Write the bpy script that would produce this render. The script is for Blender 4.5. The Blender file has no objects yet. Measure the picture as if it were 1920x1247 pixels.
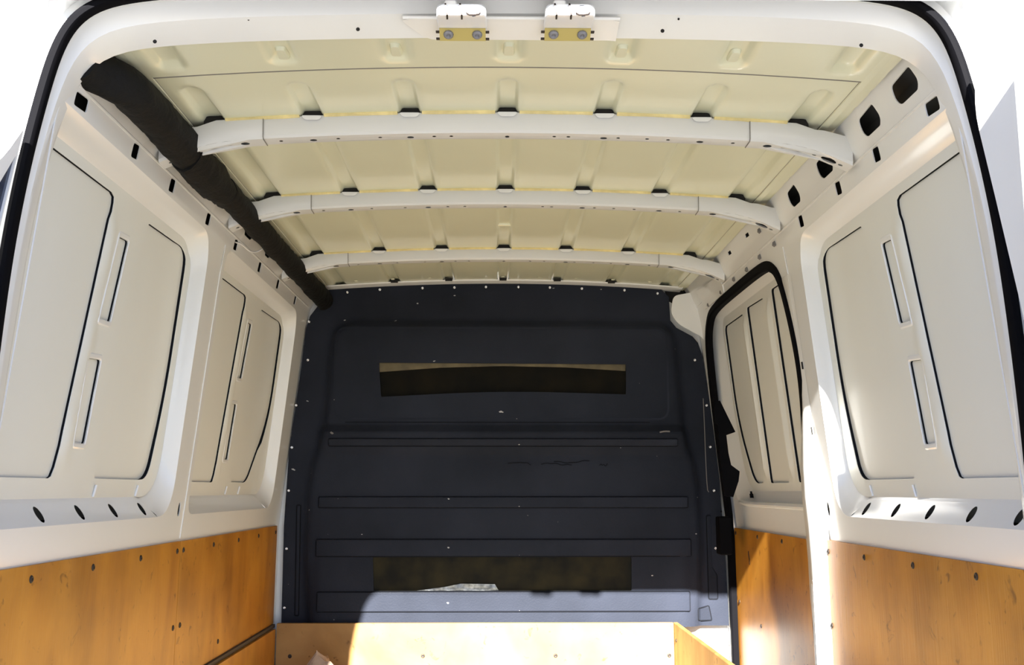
import bpy, bmesh, math, random
from mathutils import Vector, Matrix, noise
from mathutils.geometry import delaunay_2d_cdt

random.seed(7)
SC = bpy.context.scene
COL = SC.collection
Z0 = 1.5                      # camera height above the ground; the numbers below are relative to it

# ------------------------------------------------------------------ camera, sky, sun, exposure
cd = bpy.data.cameras.new('camera'); cam = bpy.data.objects.new('camera', cd); COL.objects.link(cam)
cd.sensor_width = 36.0; cd.lens = 1950 / 1920 * 36; cd.clip_start = 0.05
cam.location = (-0.02, 0, Z0)
cam.rotation_euler = (math.radians(90 + 8.588), 0, -math.atan(27 * math.cos(math.radians(8.588)) / 1950))
SC.camera = cam
SUN_DIR = Vector((0.097, 1.0, -0.499)).normalized()       # the way the sunlight travels
w = bpy.data.worlds.new('world'); SC.world = w; w.use_nodes = True
nt = w.node_tree; bg = nt.nodes['Background']
sky = nt.nodes.new('ShaderNodeTexSky'); sky.sky_type = 'NISHITA'; sky.sun_disc = False
sky.sun_elevation = math.asin(-SUN_DIR.z); sky.sun_rotation = math.atan2(-SUN_DIR.x, -SUN_DIR.y)
sky.air_density = 1.0; sky.dust_density = 0.0; sky.ozone_density = 2.0
tn = nt.nodes.new('ShaderNodeMix'); tn.data_type = 'RGBA'; tn.blend_type = 'MULTIPLY'; tn.inputs[0].default_value = 1; tn.inputs[7].default_value = (1.0, .93, 1.12, 1)
nt.links.new(sky.outputs[0], tn.inputs[6]); nt.links.new(tn.outputs[2], bg.inputs[0]); bg.inputs[1].default_value = 0.50
sd = bpy.data.lights.new('sun', 'SUN'); sun = bpy.data.objects.new('sun', sd); COL.objects.link(sun)
sd.energy = 80.0; sd.angle = math.radians(0.6); sd.color = (1.0, 0.965, 0.91)
sun.rotation_euler = SUN_DIR.to_track_quat('-Z', 'Y').to_euler(); sun.location = (-2, -6, 6)
SC.view_settings.view_transform = 'Standard'; SC.view_settings.look = 'None'
SC.view_settings.gamma = 1.0; SC.view_settings.use_curve_mapping = False
SC.view_settings.exposure = -0.84

# ------------------------------------------------------------------ materials
def rgb(r, g, b): return tuple(((c / 255) / 12.92 if c / 255 < .04045 else ((c / 255 + .055) / 1.055) ** 2.4) for c in (r, g, b)) + (1,)
def mat(name, col, rough=.5, metal=0, coat=0, spec=.5, bump=0, bscale=60, var=0, vscale=4, col2=None):
    m = bpy.data.materials.new(name); m.use_nodes = True; t = m.node_tree; b = t.nodes['Principled BSDF']
    b.inputs['Base Color'].default_value = col; b.inputs['Roughness'].default_value = rough
    b.inputs['Metallic'].default_value = metal; b.inputs['Coat Weight'].default_value = coat
    b.inputs['Coat Roughness'].default_value = .12; b.inputs['Specular IOR Level'].default_value = spec
    tc = t.nodes.new('ShaderNodeTexCoord')
    if var:
        n = t.nodes.new('ShaderNodeTexNoise'); n.inputs['Scale'].default_value = vscale; n.inputs['Detail'].default_value = 6
        t.links.new(tc.outputs['Object'], n.inputs['Vector'])
        r = t.nodes.new('ShaderNodeValToRGB'); r.color_ramp.elements[0].position = .35; r.color_ramp.elements[1].position = .68
        c2 = col2 or tuple(c * (1 - var) for c in col[:3]) + (1,)
        r.color_ramp.elements[0].color = c2; r.color_ramp.elements[1].color = col
        t.links.new(n.outputs[0], r.inputs[0]); t.links.new(r.outputs[0], b.inputs['Base Color'])
    if bump:
        n2 = t.nodes.new('ShaderNodeTexNoise'); n2.inputs['Scale'].default_value = bscale; n2.inputs['Detail'].default_value = 4
        t.links.new(tc.outputs['Object'], n2.inputs['Vector'])
        bp = t.nodes.new('ShaderNodeBump'); bp.inputs['Strength'].default_value = bump; bp.inputs['Distance'].default_value = .01
        t.links.new(n2.outputs[0], bp.inputs['Height']); t.links.new(bp.outputs[0], b.inputs['Normal'])
    return m
M = {}
M['paint'] = mat('white_paint', (.78, .785, .775, 1), .38, coat=.5, var=.03, vscale=3)
M['roofpaint'] = mat('cream_roof_paint', (.75, .755, .57, 1), .34, coat=.4, var=.05, vscale=2.5, bump=.03, bscale=5)
M['skin'] = mat('grey_white_paint', (.75, .76, .72, 1), .5, coat=.15, var=.04, vscale=2)
M['cavity'] = mat('dark_cavity_shade', (.012, .011, .010, 1), .9)  # near-black colour imitates the shade inside hollows
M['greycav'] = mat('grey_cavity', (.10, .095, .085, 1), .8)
M['rubber'] = mat('black_rubber', (.003, .003, .004, 1), .7, spec=.05)
M['gap_and_line'] = mat('gap_shade_and_line_black', (.006, .007, .010, 1), .8, spec=.1)  # black for painted gap shade, groove lines and scratches
M['bow'] = mat('grey_white_bow_paint', (.66, .665, .66, 1), .4, coat=.3)
M['foam'] = mat('black_sleeve', (.005, .005, .005, 1), .75, spec=.2, bump=.6, bscale=40)
M['steel'] = mat('bright_steel', (.75, .75, .76, 1), .25, metal=1)
M['dscrew'] = mat('dark_screw', (.03, .022, .018, 1), .5, metal=.3)
M['brass'] = mat('yellow_zinc_plate', (.50, .42, .16, 1), .45, metal=.55)
M['rivet'] = mat('grey_rivet', (.22, .22, .24, 1), .45, metal=.4)
M['latchwhite'] = mat('white_latch', (.85, .85, .85, 1), .3, coat=.3)
M['sealant'] = mat('yellow_sealant', (.90, .76, .36, 1), .6, var=.25, vscale=30)
M['foil'] = mat('dull_foil', (.30, .31, .30, 1), .45, metal=.8, var=.6, vscale=60)
M['greysc'] = mat('grey_scuff', (.16, .15, .14, 1), .7)
M['seam'] = mat('grey_seam_sealer', (.20, .19, .17, 1), .7)
M['cloth'] = mat('brown_sacking', (.42, .30, .22, 1), .9, bump=.4, bscale=90, var=.3, vscale=12)
M['tan'] = mat('tan_strip', (.16, .125, .055, 1), .6, var=.5, vscale=14)
M['ground'] = mat('asphalt_ground', (.13, .13, .13, 1), .9, var=.25, vscale=.8)
M['tint'] = mat('blue_tinted_glass', (.010, .022, .06, 1), .08, coat=.5)
M['redcap'] = mat('dirty_white_plastic', (.75, .62, .50, 1), .6)

def wood(name, c1, c2, c3, rough=.42):
    m = bpy.data.materials.new(name); m.use_nodes = True; t = m.node_tree; b = t.nodes['Principled BSDF']
    b.inputs['Roughness'].default_value = rough; b.inputs['Coat Weight'].default_value = .06; b.inputs['Coat Roughness'].default_value = .3; b.inputs['Specular IOR Level'].default_value = .3
    N = t.nodes.new; L = t.links.new
    tc = N('ShaderNodeTexCoord'); mp = N('ShaderNodeMapping'); mp.inputs['Scale'].default_value = (1, 2.8, 1.0)
    L(tc.outputs['Object'], mp.inputs['Vector'])
    n1 = N('ShaderNodeTexNoise'); n1.inputs['Scale'].default_value = 2.2; n1.inputs['Detail'].default_value = 7; n1.inputs['Distortion'].default_value = 1.2
    L(mp.outputs[0], n1.inputs['Vector'])
    r = N('ShaderNodeValToRGB'); e = r.color_ramp.elements
    e[0].position = .30; e[0].color = c2; e[1].position = .72; e[1].color = c3; q = e.new(.5); q.color = c1
    L(n1.outputs[0], r.inputs[0])
    n2 = N('ShaderNodeTexNoise'); n2.inputs['Scale'].default_value = 3.0; n2.inputs['Detail'].default_value = 5
    L(tc.outputs['Object'], n2.inputs['Vector'])
    r2 = N('ShaderNodeValToRGB'); r2.color_ramp.elements[0].position = .30; r2.color_ramp.elements[0].color = (.50, .47, .44, 1)
    r2.color_ramp.elements[1].position = .58; r2.color_ramp.elements[1].color = (1, 1, 1, 1); L(n2.outputs[0], r2.inputs[0])
    mx = N('ShaderNodeMix'); mx.data_type = 'RGBA'; mx.blend_type = 'MULTIPLY'; mx.inputs[0].default_value = .8
    L(r.outputs[0], mx.inputs[6]); L(r2.outputs[0], mx.inputs[7])
    # small dark scuffs and dents
    n3 = N('ShaderNodeTexNoise'); n3.inputs['Scale'].default_value = 22; n3.inputs['Detail'].default_value = 5; n3.inputs['Distortion'].default_value = 1.5
    L(tc.outputs['Object'], n3.inputs['Vector'])
    r3 = N('ShaderNodeValToRGB'); r3.color_ramp.elements[0].position = .26; r3.color_ramp.elements[0].color = (.45, .40, .36, 1)
    r3.color_ramp.elements[1].position = .36; r3.color_ramp.elements[1].color = (1, 1, 1, 1); L(n3.outputs[0], r3.inputs[0])
    m2 = N('ShaderNodeMix'); m2.data_type = 'RGBA'; m2.blend_type = 'MULTIPLY'; m2.inputs[0].default_value = 1
    L(mx.outputs[2], m2.inputs[6]); L(r3.outputs[0], m2.inputs[7]); L(m2.outputs[2], b.inputs['Base Color'])
    # fine grain
    mp2 = N('ShaderNodeMapping'); mp2.inputs['Scale'].default_value = (30, 160, 8); L(tc.outputs['Object'], mp2.inputs['Vector'])
    n4 = N('ShaderNodeTexNoise'); n4.inputs['Scale'].default_value = 1; n4.inputs['Detail'].default_value = 3; L(mp2.outputs[0], n4.inputs['Vector'])
    bp = N('ShaderNodeBump'); bp.inputs['Strength'].default_value = .12; bp.inputs['Distance'].default_value = .004
    L(n4.outputs[0], bp.inputs['Height']); L(bp.outputs[0], b.inputs['Normal'])
    return m
M['ply'] = wood('varnished_plywood', (.45, .19, .018, 1), (.35, .135, .012, 1), (.53, .24, .028, 1))
M['plyedge'] = mat('ply_edge', (.06, .045, .032, 1), .8)
M['loadfloor'] = wood('worn_floor_plywood', (.18, .165, .115, 1), (.13, .12, .08, 1), (.23, .21, .145, 1), .7)
M['plyfloor'] = wood('floor_plywood', (.36, .20, .065, 1), (.26, .14, .040, 1), (.44, .26, .09, 1), .6)

def plastic():
    m = mat('scuffed_navy_plastic', (.030, .034, .046, 1), .40, spec=.04, bump=.12, bscale=160)
    t = m.node_tree; b = t.nodes['Principled BSDF']; N = t.nodes.new; L = t.links.new
    tc = N('ShaderNodeTexCoord')
    n = N('ShaderNodeTexNoise'); n.inputs['Scale'].default_value = 26; n.inputs['Detail'].default_value = 2
    mp = N('ShaderNodeMapping'); mp.inputs['Scale'].default_value = (1.0, 1, 1.7); L(tc.outputs['Object'], mp.inputs[0]); L(mp.outputs[0], n.inputs['Vector'])
    r = N('ShaderNodeValToRGB'); r.color_ramp.elements[0].position = .765; r.color_ramp.elements[0].color = (0, 0, 0, 1)
    r.color_ramp.elements[1].position = .775; r.color_ramp.elements[1].color = (1, 1, 1, 1); L(n.outputs[0], r.inputs[0])
    n2 = N('ShaderNodeTexNoise'); n2.inputs['Scale'].default_value = 2.2; n2.inputs['Detail'].default_value = 5; L(tc.outputs['Object'], n2.inputs['Vector'])
    r2 = N('ShaderNodeValToRGB'); r2.color_ramp.elements[0].position = .35; r2.color_ramp.elements[0].color = (.016, .0185, .026, 1)
    r2.color_ramp.elements[1].position = .7; r2.color_ramp.elements[1].color = (.026, .030, .043, 1); L(n2.outputs[0], r2.inputs[0])
    mx = N('ShaderNodeMix'); mx.data_type = 'RGBA'; L(r.outputs[0], mx.inputs[0]); L(r2.outputs[0], mx.inputs[6]); mx.inputs[7].default_value = (.42, .42, .42, 1)
    L(mx.outputs[2], b.inputs['Base Color'])
    return m
M['plastic'] = plastic()
M['pane'] = mat('brown_smoked_pane', (.012, .010, .006, 1), .55, spec=.04, var=.7, vscale=9, col2=(.006, .006, .005, 1))
M['dirtpane'] = mat('dirty_smoked_pane', (.030, .026, .014, 1), .6, spec=.05, var=.8, vscale=11, col2=(.012, .012, .010, 1))

# ------------------------------------------------------------------ geometry helpers
ZP = [-1, -.14, .64, .72, .745, .80, .815]; XP = [.886, .878, .795, .78, .765, .745, .735]
def interp(x, xs, ys):
    if x <= xs[0]: return ys[0]
    for i in range(len(xs) - 1):
        if x <= xs[i + 1]:
            t = (x - xs[i]) / (xs[i + 1] - xs[i]); return ys[i] + t * (ys[i + 1] - ys[i])
    return ys[-1]
def Xw(z): return interp(z, ZP, XP)
def ceil(x): return .832 - .030 * (x / .74) ** 2 if abs(x) < .74 else .802
def sstep(a, b, x):
    t = max(0, min(1, (x - a) / (b - a))); return t * t * (3 - 2 * t)

def link(o, parent=None):
    COL.objects.link(o)
    if parent is not None:
        o.parent = parent
        o.location = Vector(o.location) - parent.matrix_world.translation if False else Vector(o.location) - parent_loc(parent)
    return o
def parent_loc(p):
    v = Vector((0, 0, 0))
    while p is not None: v += Vector(p.location); p = p.parent
    return v
def mk(name, verts, faces, m, parent=None, ang=35, flip=False):
    """one mesh object; verts in scene numbers (z relative to the camera), origin at their middle bottom"""
    vs = [Vector(v) for v in verts]
    lo = Vector((min(v.x for v in vs), min(v.y for v in vs), min(v.z for v in vs)))
    hi = Vector((max(v.x for v in vs), max(v.y for v in vs), max(v.z for v in vs)))
    org = Vector(((lo.x + hi.x) / 2, (lo.y + hi.y) / 2, lo.z))
    me = bpy.data.meshes.new(name)
    me.from_pydata([v - org for v in vs], [], [tuple(reversed(f)) if flip else tuple(f) for f in faces])
    me.validate(); me.update()
    bm = bmesh.new(); bm.from_mesh(me)
    bmesh.ops.recalc_face_normals(bm, faces=bm.faces)
    for f in bm.faces: f.smooth = True
    for e in bm.edges:
        if len(e.link_faces) == 2 and e.calc_face_angle(0) > math.radians(ang): e.smooth = False
    bm.to_mesh(me); bm.free()
    me.materials.append(m)
    o = bpy.data.objects.new(name, me); o.location = org + Vector((0, 0, Z0))
    return link(o, parent)
def tag(o, label, cat=None, group=None, kind=None):
    o['label'] = label
    if cat: o['category'] = cat
    if group: o['group'] = group
    if kind: o['kind'] = kind
    return o
def empty(name, loc, label, cat, group=None, kind=None):
    o = bpy.data.objects.new(name, None); o.location = Vector(loc) + Vector((0, 0, Z0)); o.empty_display_size = .05
    COL.objects.link(o); return tag(o, label, cat, group, kind)

def rpoly(c, r, n=6):
    out = []; k = len(c); rs = r if isinstance(r, (list, tuple)) else [r] * k
    for i in range(k):
        p = Vector(c[i]); a = Vector(c[i - 1]) - p; b = Vector(c[(i + 1) % k]) - p
        rr = min(rs[i], a.length * .49, b.length * .49)
        p0 = p + a.normalized() * rr; p1 = p + b.normalized() * rr
        for j in range(n + 1):
            t = j / n; out.append((p0 * (1 - t) ** 2 + p * 2 * t * (1 - t) + p1 * t * t).to_2d())
    return [Vector((q.x, q.y)) for q in out]
def ell(cx, cy, a, b, rot=0, n=14):
    return [Vector((cx + a * math.cos(t) * math.cos(rot) - b * math.sin(t) * math.sin(rot), cy + a * math.cos(t) * math.sin(rot) + b * math.sin(t) * math.cos(rot)))
            for t in [2 * math.pi * i / n for i in range(n)]]
def inside(p, L):
    c = False; n = len(L); j = n - 1
    for i in range(n):
        if (L[i].y > p.y) != (L[j].y > p.y) and p.x < (L[j].x - L[i].x) * (p.y - L[i].y) / (L[j].y - L[i].y) + L[i].x: c = not c
        j = i
    return c
def plate_data(loops, surf, off=None, su=.06, sv=.06, lu=(), lv=()):
    """sheet with holes in (u,v), mapped by surf(u,v); off(u,v) = the back face's point"""
    loops = [[Vector(p) for p in L] for L in loops]
    V = []; E = []; segs = []
    us = [p.x for p in loops[0]]; vs = [p.y for p in loops[0]]
    for L in loops:                       # cut long edges so that the sheet can bend
        D = []
        for i in range(len(L)):
            a, b = L[i], L[(i + 1) % len(L)]; ts = {0.0}
            n = max(1, int(max(abs(b.x - a.x) / su, abs(b.y - a.y) / sv)))
            for k in range(n): ts.add(k / n)
            for z in lv:
                if abs(b.y - a.y) > 1e-5:
                    t = (z - a.y) / (b.y - a.y)
                    if .001 < t < .999: ts.add(t)
            for z in lu:
                if abs(b.x - a.x) > 1e-5:
                    t = (z - a.x) / (b.x - a.x)
                    if .001 < t < .999: ts.add(t)
            for t in sorted(ts):
                q = a.lerp(b, t)
                if not D or (q - D[-1]).length > 1e-4: D.append(q)
        if (D[0] - D[-1]).length < 1e-4: D.pop()
        s = len(V); V += D; E += [(s + i, s + (i + 1) % len(D)) for i in range(len(D))]
        segs.append((s, len(D)))
    nb = len(V); B = V[:]
    gu = set(lu); gv = set(lv); n = int((max(us) - min(us)) / su) + 1
    gu |= {min(us) + (max(us) - min(us)) * i / n for i in range(1, n)}
    n = int((max(vs) - min(vs)) / sv) + 1
    gv |= {min(vs) + (max(vs) - min(vs)) * i / n for i in range(1, n)}
    LL = [V[s:s + n] for s, n in segs]
    md = min(su, sv) * .22
    cell = {}
    for q in B: cell.setdefault((int(q.x / md), int(q.y / md)), []).append(q)
    for u in gu:
        for v in gv:
            p = Vector((u, v))
            if not inside(p, LL[0]) or any(inside(p, h) for h in LL[1:]): continue
            ci, cj = int(u / md), int(v / md)
            if any((q - p).length < md for i in (-1, 0, 1) for j in (-1, 0, 1) for q in cell.get((ci + i, cj + j), ())): continue
            V.append(p)
    r = delaunay_2d_cdt(V, E, [], 0, 1e-6)
    P = r[0]; F = []
    for f in r[2]:
        c = sum((P[i] for i in f), Vector((0, 0))) / len(f)
        if inside(c, LL[0]) and not any(inside(c, h) for h in LL[1:]): F.append(list(f))
    verts = [Vector(surf(p.x, p.y)) for p in P]; faces = F[:]
    if off:
        n = len(verts); verts += [Vector(off(p.x, p.y)) for p in P]
        faces = F + [[i + n for i in reversed(f)] for f in F]
        cnt = {}
        for f in F:
            for i in range(len(f)):
                a, b = f[i], f[(i + 1) % len(f)]; cnt[(a, b)] = 1
        for (a, b) in cnt:
            if (b, a) not in cnt: faces.append([b, a, a + n, b + n])
    return verts, faces
def plate(name, loops, surf, m, parent=None, off=None, **k):
    ang = k.pop('ang', 35)
    v, f = plate_data(loops, surf, off, **k); return mk(name, v, f, m, parent, ang)
def loft(rings, closed=True, cap0=False, cap1=False, skip=()):
    n = len(rings[0]); v = [Vector(p) for r in rings for p in r]; f = []
    for k in range(len(rings) - 1):
        for i in range(n if closed else n - 1):
            if i in skip: continue
            j = (i + 1) % n; f.append([k * n + i, k * n + j, (k + 1) * n + j, (k + 1) * n + i])
    if cap0: f.append(list(range(n))[::-1])
    if cap1: f.append([(len(rings) - 1) * n + i for i in range(n)])
    return v, f
def join(*vf):
    V = []; Fc = []
    for v, f in vf:
        n = len(V); V += [Vector(p) for p in v]; Fc += [[i + n for i in q] for q in f]
    return V, Fc
def sweep(path, prof, upv=Vector((0, 0, 1)), closed=False, scale=None):
    """prof: (a,b) pairs; a along side, b along up"""
    P = [Vector(p) for p in path]; rings = []
    for i, p in enumerate(P):
        a = P[i - 1] if (i or closed) else P[0]; b = P[(i + 1) % len(P)] if (i < len(P) - 1 or closed) else P[-1]
        t = (b - a).normalized(); s = t.cross(upv).normalized(); u = s.cross(t)
        k = scale[i] if scale else 1
        rings.append([p + s * x * k + u * y * k for x, y in prof])
    if closed: rings.append(rings[0])
    return loft(rings, True, not closed, not closed)
def circ(r, n=10): return [(r * math.cos(2 * math.pi * i / n), r * math.sin(2 * math.pi * i / n)) for i in range(n)]
def box(x0, x1, y0, y1, z0, z1, b=.002):
    def rect(i, z): return [(x0 + i, y0 + i, z), (x1 - i, y0 + i, z), (x1 - i, y1 - i, z), (x0 + i, y1 - i, z)]
    return loft([rect(b, z0), rect(0, z0 + b), rect(0, z1 - b), rect(b, z1)], True, True, True)
_screws = {}
def lathe_mesh(key, prof, m, n=12):
    if key in _screws: return _screws[key]
    v = []; f = []
    for (r, h) in prof: v += [(r * math.cos(2 * math.pi * i / n), r * math.sin(2 * math.pi * i / n), h) for i in range(n)]
    for k in range(len(prof) - 1):
        for i in range(n): j = (i + 1) % n; f.append((k * n + i, k * n + j, (k + 1) * n + j, (k + 1) * n + i))
    f.append(tuple((len(prof) - 1) * n + i for i in range(n))); f.append(tuple(reversed(range(n))))
    me = bpy.data.meshes.new(key); me.from_pydata(v, [], f); me.update(); me.materials.append(m)
    for p in me.polygons: p.use_smooth = len(p.vertices) == 4
    _screws[key] = me; return me
def dome(name, key, loc, nrm, parent, m, r=.006, h=.003):
    me = lathe_mesh(key, [(r, -.001), (r, h * .25), (r * .8, h * .8), (r * .45, h), (r * .35, h * .45), (r * .1, h * .45)], m)
    o = bpy.data.objects.new(name, me); o.location = Vector(loc) + Vector((0, 0, Z0))
    o.rotation_euler = Vector(nrm).to_track_quat('Z', 'Y').to_euler(); return link(o, parent)
def W(s, y, z, off=0): return Vector((s * (Xw(z) + off), y, z))
def wall_plate(name, s, loops, m, parent, off0=0, th=.002, offf=None, **k):
    g = offf or (lambda y, z: off0)
    k.setdefault('lv', ()); lv = tuple(k.pop('lv')) + tuple(z for z in ZP if min(p[1] for p in loops[0]) < z < max(p[1] for p in loops[0]))
    return plate(name, loops, lambda y, z: W(s, y, z, g(y, z)), m, parent, off=lambda y, z: W(s, y, z, g(y, z) + th), lv=lv, **k)

# ------------------------------------------------------------------ ground outside
gv, gf = [(-40, -60, -1.5), (40, -60, -1.5), (40, 20, -1.5), (-40, 20, -1.5)], [(0, 1, 2, 3)]
g = mk('ground', gv, gf, M['ground']); tag(g, 'grey asphalt yard the van stands on', 'ground', kind='structure')

# ------------------------------------------------------------------ floor and far end
v, f = box(-.89, .89, 1.72, 4.16, -.862, -.85, .001)
tag(mk('floor', v, f, M['loadfloor']), 'plywood load floor of the van', 'floor', kind='structure')
far = plate('wall_front', [[(-.895, -.9), (.895, -.9), (.895, .2), (.80, .72), (.78, .84), (-.78, .84), (-.80, .72), (-.895, .2)],
      rpoly([(.665, .765), (.70, .745), (.762, .787), (.755, .812), (.66, .812)], .01, 3)],
      lambda x, z: (x, 4.165, z), M['paint'], off=lambda x, z: (x, 4.168, z), su=.2, sv=.2)
tag(far, 'white painted metal flange behind the dark bulkhead', 'wall', kind='structure')
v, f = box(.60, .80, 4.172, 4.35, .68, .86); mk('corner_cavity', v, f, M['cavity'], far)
# white gusset closing the upper right corner
gus = plate('corner_gusset', [rpoly([(.685, .77), (.672, .70), (.70, .655), (.80, .60), (.812, .55), (.80, .69), (.765, .785)], [.02, .02, .03, .02, .01, .02, .02], 4)],
      lambda x, z: (x, 4.10, z), M['paint'], far, off=lambda x, z: (x, 4.106, z), su=.05, sv=.05)

# ------------------------------------------------------------------ side walls
def A_open(y0, top, n=1):          # opening of the near inner panel, far edge with its small jog
    return [(y0, .022), (y0, .627), (top - .02, .628), (top - .003, .622), (top, .610), (top - .001, .590), (top - .008, .572), (top - .010, .555),
            (top - .035, .33), (top - .058, .12), (top - .060, .09), (top - .070, .045), (top - .080, .026), (top - .092, .022)]
def window_bay(s, wall, y0, top, far_y, far_bot, near_open):
    """blanked window: recessed inner panel with cut-outs, outer skin behind it"""
    dy = top - 2.182; nr_ = .008 if near_open else .05
    A = A_open(y0 + .04, top)
    B = rpoly([(2.325 + dy, .024), (2.332 + dy, .34), (2.400 + dy, .622), (far_y - .010, .627), (far_y - .004, .25), (far_y - far_bot, .024)], [.01, .02, .012, .055, .25, .05], 7)
    s1 = rpoly([(2.205 + dy, .362), (2.240 + dy, .550), (2.297 + dy, .553), (2.268 + dy, .364)], .008, 3)
    s2 = rpoly([(2.182 + dy, .097), (2.184 + dy, .274), (2.252 + dy, .278), (2.240 + dy, .096)], .008, 3)
    inner = rpoly([(y0 + .02, -.018), (y0 + .02, .650), (far_y + .035, .650), (far_y + .035, -.018)], [nr_, nr_, .10, .12], 8)
    outer = rpoly([(y0, -.068), (y0, .680), (far_y + .035, .676), (far_y + .048, -.068)], [nr_, nr_, .09, .10], 8)
    def off(y, z):
        o = .048
        c = top - .010 - (z - .555) * -.105 if z < .6 else top - .005
        c = top - .010 + (z - .555) * .105
        wd = .046
        b = sstep(c + .002, c + .012, y) * (1 - sstep(c + wd - .016, c + wd, y)) * sstep(.03, .09, z) * (1 - sstep(.555, .60, z))
        o -= .007 * b
        # sunken border round the slots
        o -= .006 * (sstep(-.019, -.010, z) * 0)
        # broad flat step near the far edge
        o -= .006 * sstep(far_y - .10, far_y - .085, y) * (1 - sstep(.60, .63, z))
        return o
    p = wall_plate('inner_panel', s, [inner, A, B, s1, s2], M['skin'], wall, offf=off, th=.0015, su=.022, sv=.03)
    for sl in (s1, s2):               # pressed collar round each slot
        c = sum(sl, Vector((0, 0))) / len(sl)
        def ring(k, d): return [W(s, c.x + (q.x - c.x) * (1 + k / max(.02, abs(q.x - c.x) + .01) * .6), c.y + (q.y - c.y) * (1 + k / .09), d) for q in sl]
        v, f = loft([ring(.013, .0485), ring(.009, .0458), ring(.003, .0458), ring(0, .0475), ring(0, .0500)]); mk('slot_collar', v, f, M['paint'], p, 20)
    sk = wall_plate('outer_skin', s, [[(y0 - .02, -.06), (y0 - .02, .70), (far_y + .08, .70), (far_y + .08, -.06)]], M['skin'], wall, offf=lambda y, z: .0545 - .05 * max(0, min(.1, y - (far_y - .10))), th=.004, su=.1, sv=.08, lu=(far_y - .10,))
    for lp_, nm in ((A, 0), (B, 0), (s1, 1), (s2, 1)):   # black band painting the shade in the gap between panel and skin
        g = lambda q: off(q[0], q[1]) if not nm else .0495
        v, f = loft([[W(s, q[0], q[1], g(q) + .0012) for q in lp_], [W(s, q[0], q[1], .0550) for q in lp_]]); mk('gap_shade_band', v, f, M['gap_and_line'], p)
    # side walls of the recess; the bottom one is the sill, with holes
    n = len(inner); q = n - 1          # index of the bottom segment start (last corner -> first corner)
    R = [[W(s, a.x, a.y, 0) for a in outer]]
    for t, o in ((.12, .004), (.5, .026), (.86, .044), (1, .048)):
        R.append([W(s, a.x * (1 - t) + b.x * t, a.y * (1 - t) + b.y * t, o) for a, b in zip(outer, inner)])
    v, f = loft(R, skip=(q,) + (tuple(range(0, 17)) if near_open else ())); mk('recess_surround', v, f, M['paint'], wall, 25)
    a0, a1 = outer[q], outer[0]; b0, b1 = inner[q], inner[0]
    def sill(y, t):
        y = max(min(y, a0.x), a1.x)
        z = a0.y + (b0.y - a0.y) * t
        o = interp(t, [0, .12, .86, 1], [0, .006, .042, .048])
        return W(s, y, z, o)
    holes = []
    if near_open:
        for hy in (2.011, 2.205, 2.395, 2.587) + ((1.825,) if s > 0 else ()):
            holes.append(ell(hy, .42, .014, .30, 0, 16))
            holes[-1] = [Vector((p.x + .02 * (p.y - .42), p.y)) for p in holes[-1]]
    lp = [(a1.x, 0), (a0.x, 0), (b0.x, 1), (b1.x, 1)]
    plate('sill', [lp] + holes, sill, M['paint'], wall, su=.05, sv=.14, lv=(.12, .86))
    # beads pressed into the lower band
    for by in ((2.33, 2.60) if near_open else (3.45, 3.62)):
        v, f = sweep([W(s, by, -.016, .046), W(s, by + .004, .010, .044)], circ(.0028, 8)); mk('bead', v, f, M['paint'], wall)
    return outer

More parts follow.
